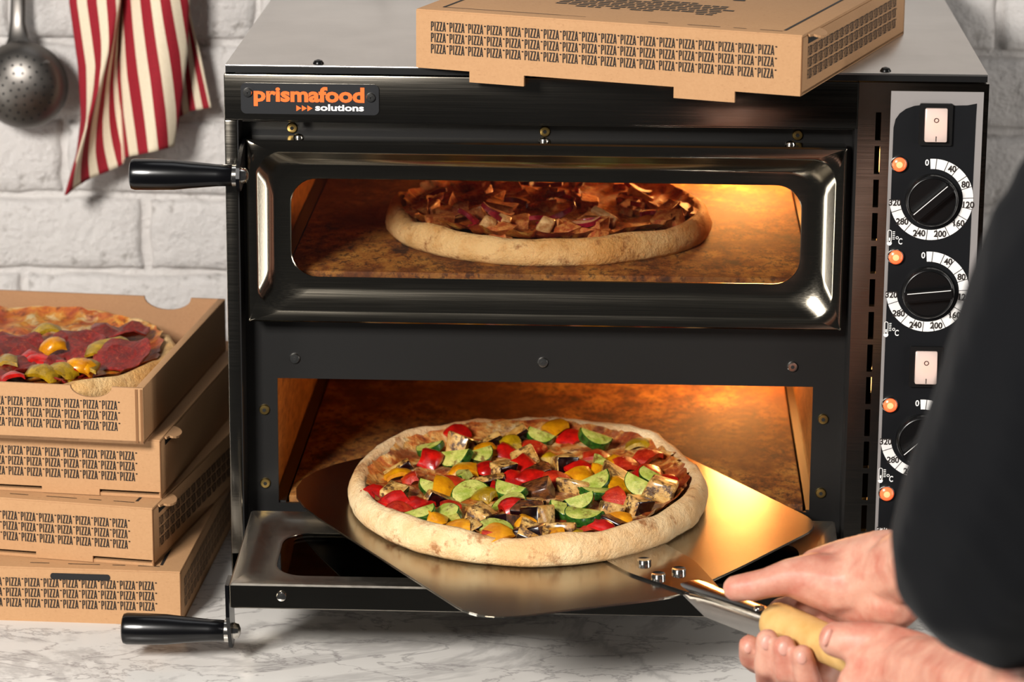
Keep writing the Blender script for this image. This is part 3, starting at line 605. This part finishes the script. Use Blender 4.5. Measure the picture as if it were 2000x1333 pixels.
for kind, pts in TOP.items():
    mes, tilt = KIND[kind]
    for i, (u, v) in enumerate(pts):
        hz = .112 + (.004 if 'aub' in kind else .001); p = atz(u, v, hz) - PC; rr = math.hypot(p.x, p.y / 1.19)
        if rr > .121: p *= .121 / rr
        z = random.uniform(.0095, .0115) if 'aub' in kind else random.uniform(.0140, .0170) if kind == 'courgette_slice' else random.uniform(.0115, .0155)
        if kind == 'courgette_slice': rot = (random.uniform(.1, .8), random.uniform(-.35, .35), random.uniform(-.7, .7) + (PI if random.random() < .75 else 0))
        elif 'aub' in kind: rot = (random.uniform(-.3, .45), random.uniform(-tilt, tilt), random.choice((0, .5, -.6, 1.2, PI)) + random.uniform(-.4, .4))
        else: rot = (random.uniform(-.05, .55), random.uniform(-tilt, tilt), random.uniform(0, 2 * PI))
        rot = (rot[0] * (1 if math.cos(rot[2]) > 0 else -1), rot[1], rot[2])
        o = link(kind, mes[i % len(mes)], None, pz, (p.x, p.y, z), rot); s = random.uniform(1.0, 1.32) * (.88 if kind == 'courgette_slice' else 1); o.scale = (s, s * random.uniform(.85, 1.1), s * random.uniform(.75, 1.0))
# pizza in the upper chamber
PU = Vector((-.0465, .190, .2700)); pu = thing('barbecue_pizza', 'pizza with barbecue chicken and red onion inside the upper chamber', 'pizza', PU)
pizza_body(pu, .1345, CRUST_B, CHEESE_B, 8.1, .0215, .019, base=.0145)
CHK = [cube_piece(.022, .013, .011, s + 30, (CHICK, CHICK), False) for s in range(4)]
for me in CHK:
    for v in me.vertices: v.co += Vector((noise.noise(v.co * 260), noise.noise(v.co * 260 + Vector((7, 1, 0))), noise.noise(v.co * 260 + Vector((1, 8, 0))))) * .004
def arc_piece(R, th, hgt, a, seed, m1, m2):
    bm = bmesh.new(); n = 12; prev = None
    for k in range(n + 1):
        b = a * (k / n - .5); w_ = th * (1 - .7 * abs(2 * k / n - 1)); c, s = math.cos(b), math.sin(b)
        q = [bm.verts.new(((R - w_) * c - R, (R - w_) * s, 0)), bm.verts.new(((R + w_) * c - R, (R + w_) * s, 0)), bm.verts.new(((R + w_) * c - R, (R + w_) * s, hgt)), bm.verts.new(((R - w_) * c - R, (R - w_) * s, hgt))]
        if prev:
            for i in range(4):
                f = bm.faces.new((prev[i], prev[(i + 1) % 4], q[(i + 1) % 4], q[i])); f.material_index = 0 if i in (1, 3) else 1
        else: bm.faces.new(q[::-1])
        prev = q
    bm.faces.new(prev); jitter(bm, .001, seed); me = mesh(bm, smooth=True, angle=50); me.materials.append(m1); me.materials.append(m2); return me
ONI = [arc_piece(.016, .0022, .004, 2.2, s, ONION, ONIONW) for s in (1, 2)] + [arc_piece(.013, .002, .0035, 2.8, 3, ONION, ONION)]
MSH = [cube_piece(.022, .006, .010, 51, (MUSH, MUSH), False), cube_piece(.012, .010, .012, 52, (MUSH, CHICK), False)]
random.seed(23)
for i in range(46):
    a, r = random.uniform(0, 2 * PI), .114 * math.sqrt(random.random()); 
    link('chicken_piece', CHK[i % 4], None, pu, (r * math.cos(a), r * math.sin(a), random.uniform(.012, .016)), (random.uniform(-.4, .4), random.uniform(-.4, .4), random.uniform(0, 6.28)))
for i in range(20):
    a, r = random.uniform(0, 2 * PI), .1 * math.sqrt(random.random())
    link('red_onion_slice', ONI[i % 3], None, pu, (r * math.cos(a), r * math.sin(a), random.uniform(.020, .026)), (random.uniform(-.7, .7), random.uniform(-.5, .5), random.uniform(0, 6.28)))
for u, v, i in ((1180, 428, 0), (975, 440, 1), (1060, 445, 1), (1250, 390, 0), (880, 470, 1)):
    p = atz(u, v, .292) - PU; rr = math.hypot(p.x, p.y); p *= min(1, .105 / rr)
    link('mushroom_slice', MSH[i], None, pu, (p.x, p.y, .020), (.5, .35, -.5 if i == 0 else .2))
# salami pizza in the open box
PS = Vector((-.484, .140, .1590)); ps = thing('salami_pizza', 'salami and yellow pepper pizza lying in the open box', 'pizza', PS)
pizza_body(ps, .139, CRUST_B, CHEESE_C, 5.7, .017, .017)
SAL = []
for s in (1, 2, 3):
    bm = bmesh.new(); lathe(bm, [(.023, 0), (.0245, .0008), (.0245, .0022), (.023, .0028), (.012, .0022)], n=22)
    for v in bm.verts: v.co.z += .0030 * math.sin(v.co.x * 190 + s) + .0022 * math.sin(v.co.y * 230 + 2 * s) + .16 * max(0, math.hypot(v.co.x, v.co.y) - .012) * (.6 + .4 * math.sin(s + 2 * math.atan2(v.co.y, v.co.x)))
    me = mesh(bm, smooth=True, angle=50); me.materials.append(SALAMI); SAL.append(me)
random.seed(31)
SALP = [(30, 685), (150, 690), (235, 665), (70, 715), (120, 735), (250, 715), (180, 760), (10, 735), (-60, 690), (-40, 730)]
for i, (u, v) in enumerate(SALP):
    p = atz(u, v, .172) - PS; rr = math.hypot(p.x, p.y); p *= min(1, .105 / rr)
    link('salami_slice', SAL[i % 3], None, ps, (p.x, p.y, .0155 + .002 * (i % 3)), (random.uniform(-.1, .35), random.uniform(-.25, .25), random.uniform(0, 6)))
RINGM = [curl_piece(.026, .014, .006, .003, 9, YELG), curl_piece(.022, .013, .007, .003, 10, YEL), curl_piece(.020, .020, .004, .003, 12, YELG)]
for i, (u, v) in enumerate([(90, 655), (105, 685), (195, 690), (85, 738), (190, 738), (225, 745), (235, 682), (160, 728), (10, 715), (140, 745), (-50, 660), (-80, 720)]):
    p = atz(u, v, .178) - PS; rr = math.hypot(p.x, p.y); p *= min(1, .108 / rr)
    link('yellow_pepper_strip', RINGM[i % 3], None, ps, (p.x, p.y, .020), (random.uniform(-.1, .5), random.uniform(-.4, .4), random.uniform(-.5, .5)))
for i, (u, v) in enumerate([(60, 705), (75, 710), (25, 745), (160, 750), (110, 720), (-30, 700)]):
    p = atz(u, v, .178) - PS; rr = math.hypot(p.x, p.y); p *= min(1, .108 / rr)
    link('red_pepper_piece', PRD[i % 3], None, ps, (p.x, p.y, .018), (random.uniform(0, .5), random.uniform(-.4, .4), random.uniform(0, 6)))
# ------------------------------------------------------------------ peel
AX, AN = Vector((.515, -.857, 0)).normalized(), Vector((.857, .515, 0)).normalized(); ZB = .0905
peel = thing('pizza_peel', 'aluminium pizza peel with a wooden handle, sliding into the lower chamber', 'peel', (0, 0, 0))
def rounded(P, R):
    out = []
    for i in range(len(P)):
        a, b, c = Vector(P[i - 1]), Vector(P[i]), Vector(P[(i + 1) % len(P)]); r = R[i]
        if r == 0: out.append(tuple(b)); continue
        u, v = (a - b).normalized(), (c - b).normalized(); p, q = b + u * r, b + v * r
        for k in range(9):
            t = k / 8; out.append(tuple(p * (1 - t) ** 2 + b * 2 * t * (1 - t) + q * t * t))
    return out
SN = [(-.205, -.2055), (.186, -.2055), (.2065, -.055), (.172, .022), (.118, .1315), (-.205, .1315)]
bm = bmesh.new(); prism(bm, rounded(SN, [.13, .035, .02, .02, .03, .06]), (0, 0, ZB), AX, AN, (0, 0, .0018)); bmesh.ops.bevel(bm, geom=[e for e in bm.edges if abs(e.verts[0].co.z - e.verts[1].co.z) < 1e-6], offset=.0006, segments=2, affect='EDGES'); blade = link('blade', mesh(bm), BLADE, peel, label='flat aluminium blade')
n0 = -.0335; ZT = ZB + .0019
bm = bmesh.new(); prism(bm, rounded([(.088, n0 - .030), (.150, n0 - .0285), (.208, n0 - .0125), (.208, n0 + .0125), (.150, n0 + .0285), (.088, n0 + .030)], [.022, .01, 0, 0, .01, .022]), (0, 0, ZT), AX, AN, (0, 0, .0016)); tang = link('tang_plate', mesh(bm), TANG, peel)
def P3(s, n, z): return AX * s + AN * n + Vector((0, 0, z))
# channel shaft: folded sheet, a flat crowned top with two deep flanges
bm = bmesh.new(); sec = []
for k in range(13):
    t = k / 12; s = .188 + t * .122; wd_ = .0125 - .0005 * t; zt = ZT + .0014 + .0115 * t; dp = .002 + .0135 * min(1, t * 3.0); ring = []
    for n_, z_ in ((-1, -dp), (-1.02, -dp * .3), (-.97, -.0016), (-.80, -.0002), (-.35, .0010), (0, .0013), (.35, .0010), (.80, -.0002), (.97, -.0016), (1.02, -dp * .3), (1, -dp), (.86, -dp), (.84, -.0035 - .002 * t), (-.84, -.0035 - .002 * t), (-.86, -dp)):
        ring.append(bm.verts.new(P3(s, n0 + n_ * wd_, zt + max(z_, -dp))))
    sec.append(ring)
for A, B in zip(sec, sec[1:]):
    for j in range(len(A)): bm.faces.new((A[j], A[(j + 1) % len(A)], B[(j + 1) % len(A)], B[j]))
bm.faces.new(sec[0]); bm.faces.new(sec[-1][::-1]); bmesh.ops.recalc_face_normals(bm, faces=bm.faces); link('channel_shaft', mesh(bm, smooth=True, angle=30), TANG, peel)
RV = lathe_me([(.0052, 0), (.0054, .0024), (.0049, .0032), (.0042, .0030), (.002, .0026)], n=20, angle=25); RV.materials.append(CHROME)
for u, v in ((1258, 1094), (1286, 1122), (1326, 1112)):
    p = atz(u, v, ZT + .004); link('rivet', RV, None, peel, (p.x, p.y, ZT + .0014))
for s, n in ((.290, n0 + .006), (.283, n0 - .002)): link('shaft_screw', SCR, None, peel, P3(s, n, ZT + .0014 + .0115 * (s - .188) / .122 + .0006))
HA, HBp = P3(.298, n0, .0995), P3(.62, n0, .120); hd = (HBp - HA); hl = hd.length
link('wooden_handle', lathe_me([(.0118, 0), (.0135, .0022), (.0142, .008), (.0140, .04), (.0132, .08), (.0142, .14), (.0148, .2), (.0140, .29), (.0125, hl - .004), (.008, hl)], HA, hd, 28), WOOD, peel, label='round beech handle')
# ------------------------------------------------------------------ skimmer ladle
sk = thing('skimmer', 'worn steel skimmer with a perforated bowl hanging on the brick wall', 'skimmer', (-.534, .485, .29))
SO = Vector((-.534, .485, .29)); B0 = at(44, 168, .478) - SO; RB = .0405
bm = bmesh.new(); nr, na = 12, 40; rings = []
def bowl_pt(r, a, inner=0):
    d = .026 * math.sqrt(max(0, 1 - (r / RB) ** 2 * .98)) - inner
    return B0 + Vector((r * math.cos(a) * 1.02, -d + .008, r * math.sin(a)))
for i in range(1, nr + 1): rings.append([bm.verts.new(bowl_pt(RB * math.sin(PI / 2 * i / nr), 2 * PI * k / na)) for k in range(na)])
for i in range(nr, 0, -1): rings.append([bm.verts.new(bowl_pt(RB * math.sin(PI / 2 * i / nr) * .97, 2 * PI * k / na, .0014)) for k in range(na)])
for A, B in zip(rings, rings[1:]):
    for k in range(na): bm.faces.new((A[k], A[(k + 1) % na], B[(k + 1) % na], B[k]))
bm.faces.new(rings[0][::-1]); bm.faces.new(rings[-1]); bmesh.ops.recalc_face_normals(bm, faces=bm.faces); bowl = link('bowl', mesh(bm, smooth=True, angle=60), SPOON, sk)
bm = bmesh.new()
for ring, cnt in ((.0, 1), (.0075, 6), (.015, 12), (.022, 18), (.029, 24)):
    for k in range(cnt):
        a = 2 * PI * k / cnt + ring * 20; p = bowl_pt(ring, a) + Vector((0, -.0002, 0)); nrm = Vector((math.cos(a) * ring / RB, -1, math.sin(a) * ring / RB))
        lathe(bm, [(.0012, 0), (.0011, .00025)], p, nrm, 8)
link('perforations', mesh(bm), SOCKET, bowl, label='small round drain holes')
bm = bmesh.new()
path = [at(36, -260, .500), at(36, -60, .498), at(35, 0, .497), at(34, 45, .494), at(36, 75, .488), at(40, 98, .480), at(43, 122, .470)]
wd = [.0050, .0062, .0066, .0068, .0095, .0160, .0260]; secs = []
for p, w_ in zip(path, wd):
    p = p - SO; secs.append([bm.verts.new(p + Vector((w_ * math.cos(a), -(.0022) * math.sin(a), 0))) for a in [2 * PI * k / 16 for k in range(16)]])
for A, B in zip(secs, secs[1:]):
    for k in range(16): bm.faces.new((A[k], A[(k + 1) % 16], B[(k + 1) % 16], B[k]))
bm.faces.new(secs[0]); bm.faces.new(secs[-1][::-1]); bmesh.ops.recalc_face_normals(bm, faces=bm.faces); link('handle', mesh(bm, smooth=True, angle=50), SPOON, sk)
# ------------------------------------------------------------------ striped towel
def towel():
    YT = .495
    # columns of the cloth: (stripe coordinate, [(v, u)...], depth from the wall, hem v)
    colsd = [
        (0.05, [(-120, 150), (0, 135), (130, 153), (230, 159), (300, 150), (381, 127)], -.020, 381),
        (1.40, [(-120, 195), (0, 185), (130, 186), (230, 172), (300, 156), (381, 129)], -.034, 381),
        (2.70, [(-120, 226), (0, 232), (81, 217), (171, 193), (249, 169), (381, 130)], -.042, 381),
        (4.20, [(-120, 231), (0, 236), (100, 224), (200, 204), (300, 178), (352, 168)], -.022, 353),
        (5.70, [(-120, 235), (0, 240), (150, 236), (322, 237)], -.012, 323),
        (6.10, [(-120, 238), (0, 243), (150, 239), (306, 247)], -.022, 307),
        (7.90, [(-120, 300), (0, 309), (150, 305), (290, 296)], -.044, 297),
        (9.60, [(-120, 362), (0, 369), (100, 366), (210, 353), (286, 339)], -.030, 286),
        (10.4, [(-120, 340), (0, 350), (100, 348), (225, 335)], -.010, 240),
        (11.9, [(-120, 352), (0, 362), (100, 366), (218, 372)], -.008, 217),
        (13.0, [(-120, 360), (0, 369), (30, 372), (99, 390), (210, 413)], -.006, 210)]
    def interp(tab, v):
        if v <= tab[0][0]: return tab[0][1]
        for (a, b), (c, d) in zip(tab, tab[1:]):
            if v <= c: return b + (d - b) * (v - a) / (c - a)
        return tab[-1][1]
    SLP = [0, -1.3, -2.6, -2.9, -2.5, -.8, -1.24, -1.75, -1.0, -.8, -.3]
    nv, sub = 48, 7; grid = []; st = []
    cols = []
    for i in range(len(colsd) - 1):
        for k in range(sub): cols.append((i, k / sub))
    cols.append((len(colsd) - 2, 1.0))
    def P(i, t): i = max(0, min(len(colsd) - 1, i)); c = colsd[i]; v = -120 + (c[3] + 120) * t; return Vector((interp(c[1], v), c[2], v))
    def cr(p0, p1, p2, p3, f): return .5 * ((2 * p1) + (p2 - p0) * f + (2 * p0 - 5 * p1 + 4 * p2 - p3) * f * f + (3 * p1 - p0 - 3 * p2 + p3) * f ** 3)
    bm = bmesh.new(); lay = bm.verts.layers.float.new('stripe')
    for (i, f) in cols:
        row = []
        for j in range(nv + 1):
            t = j / nv; q = cr(P(i - 1, t), P(i, t), P(i + 1, t), P(i + 2, t), f)
            lin = P(i, t).lerp(P(i + 1, t), f); q.x = .5 * q.x + .5 * lin.x; q.z = lin.z
            w_ = at(q.x, q.z, YT + q.y); v = bm.verts.new(w_); tt = max(0, q.z) / (colsd[i][3] + (colsd[i + 1][3] - colsd[i][3]) * f); s0 = colsd[i][0] + SLP[i] * tt; s1 = colsd[i + 1][0] + SLP[i + 1] * tt; v[lay] = s0 + (s1 - s0) * f; row.append(v)
        grid.append(row)
    for a, b in zip(grid, grid[1:]):
        for j in range(nv): bm.faces.new((a[j], a[j + 1], b[j + 1], b[j]))
    return mesh(bm, smooth=True)
tm = towel(); tw = link('dish_towel', tm, LINEN); tag(tw, 'red and cream striped linen towel hanging in folds on the brick wall', 'towel')
sm = tw.modifiers.new('thickness', 'SOLIDIFY'); sm.thickness = .0012; sm.offset = 0
# ------------------------------------------------------------------ person: two hands on the peel, black sleeves
def blob(chains, voxel, it, name):
    bm = bmesh.new()
    for ch in chains:
        for (p, r), (q, s) in zip(ch, ch[1:]):
            d = (q - p); n = max(2, int(d.length / (min(r, s) * .35)) + 1)
            for k in range(n + 1):
                c = p.lerp(q, k / n); rr = r + (s - r) * k / n
                bmesh.ops.create_icosphere(bm, subdivisions=2, radius=rr, matrix=Matrix.Translation(c))
    me = mesh(bm); o = bpy.data.objects.new(name, me); COL.objects.link(o)
    a = o.modifiers.new('r', 'REMESH'); a.mode = 'VOXEL'; a.voxel_size = voxel
    b = o.modifiers.new('s', 'SMOOTH'); b.iterations = it; b.factor = .5
    bpy.context.view_layer.update(); out = bpy.data.meshes.new_from_object(o.evaluated_get(bpy.context.evaluated_depsgraph_get()))
    bpy.data.objects.remove(o); bpy.data.meshes.remove(me); out.polygons.foreach_set('use_smooth', [True] * len(out.polygons)); return out
def C(*l): return [(at(u, v, y), r) for u, v, y, r in l]
ELB = (2010, 1010, -.66); SHN = (2330, 420, -.74)
chains = [
    # far hand: thumb along the shaft, ball of the thumb, wrist, forearm
    C((1437, 1150, -.292, .0095), (1470, 1146, -.294, .0108), (1500, 1139, -.294, .0108), (1545, 1128, -.292, .0135), (1590, 1133, -.290, .0190), (1635, 1143, -.290, .0225), (1690, 1140, -.295, .0230), (1740, 1122, -.31, .0250), (1800, 1095, -.34, .0270), (1960, 1010, -.47, .033), (2120, 900, -.62, .04)),
    C((1600, 1120, -.275, .018), (1660, 1108, -.275, .021), (1730, 1100, -.30, .024)),
    C((1640, 1165, -.285, .018), (1700, 1180, -.295, .020), (1745, 1170, -.315, .022)),
    # its palm behind the handle and four fingers curled under to the near side
    C((1600, 1150, -.262, .016), (1560, 1190, -.250, .013), (1520, 1215, -.250, .011)),
    C((1640, 1165, -.262, .018), (1650, 1215, -.258, .013)),
    C((1530, 1200, -.250, .0124), (1480, 1262, -.255, .0113), (1478, 1290, -.272, .0099), (1468, 1284, -.292, .0093), (1464, 1262, -.300, .0081)),
    C((1560, 1205, -.250, .0136), (1520, 1300, -.262, .0119), (1508, 1345, -.290, .0111), (1500, 1300, -.316, .0102), (1499, 1252, -.318, .0086)),
    C((1600, 1210, -.254, .0136), (1560, 1320, -.272, .0119), (1548, 1362, -.300, .0111), (1538, 1312, -.328, .0099), (1532, 1264, -.330, .0084)),
    C((1645, 1215, -.260, .0136), (1600, 1335, -.290, .0113), (1590, 1375, -.315, .0104), (1578, 1330, -.340, .0095), (1567, 1281, -.342, .0079)),
    # near hand: thumb over the handle, back of the hand, forearm
    C((1634, 1250, -.385, .0125), (1655, 1253, -.388, .0135), (1690, 1254, -.392, .0140), (1735, 1262, -.398, .0150), (1790, 1305, -.420, .024)),
    C((1690, 1345, -.405, .020), (1740, 1330, -.41, .024), (1790, 1318, -.43, .026), (1870, 1345, -.49, .030), (1990, 1380, -.60, .036), (2080, 1330, -.69, .042)),
    C((1700, 1300, -.402, .016), (1760, 1290, -.415, .018)),
]
for k in range(4):
    u = 1672 + k * 34; v = 1372 + k * 18; y = -.385 - k * .014
    chains.append(C((u + 30, v - 12, y - .02, .012), (u - 4, v + 6, y - .012, .010), (u - 14, v + 40, y + .010, .009), (u + 14, v + 52, y + .03, .008)))
skin = blob(chains, .0019, 6, 'body')
per = thing('person', 'person in a black top holding the peel handle with both hands', 'person', (.50, -.62, 0))
PO = Vector((.50, -.62, 0))
def shift(me, o):
    for v in me.vertices: v.co -= o
    return me
link('body', shift(skin, PO), SKIN, per, label='bare hands and forearms')
px = lambda n: n / 3680
shirt = blob([
    C((2200, 560, -.75, .083), (2150, 720, -.74, .0855), (2110, 850, -.73, .0855), (2040, 975, -.72, .080), (1988, 1062, -.71, .0725)),
    C((2200, 560, -.75, .083), (2420, 380, -.74, .11), (2700, 420, -.70, .15), (2760, 900, -.70, .17), (2760, 1500, -.70, .17)),
    C((2700, 400, -.70, .14), (2500, 520, -.58, .10), (2160, 880, -.56, .062), (2060, 950, -.53, .055))], .005, 5, 'shirt')
link('shirt', shift(shirt, PO), SHIRT, per, label='black short-sleeved top')
def nail(u, v, y, sx, sz, rot, r):
    bm = bmesh.new(); bmesh.ops.create_uvsphere(bm, u_segments=14, v_segments=8, radius=1)
    for q in bm.verts: q.co = Vector((q.co.x * sx, q.co.y * .0016, q.co.z * sz))
    p = at(u, v, y); d = (CAM - p).normalized(); link('fingernail', mesh(bm, smooth=True), NAIL, per, p + d * r - PO, (-.25, rot, 0))
nail(1498, 1256, -.318, .0042, .0054, .1, .0070); nail(1531, 1268, -.330, .0040, .0050, -.1, .0068); nail(1566, 1286, -.342, .0036, .0048, -.15, .0064); nail(1462, 1266, -.300, .0032, .0042, .15, .0062)
nail(1616, 1246, -.385, .0026, .0062, .35, .0096)
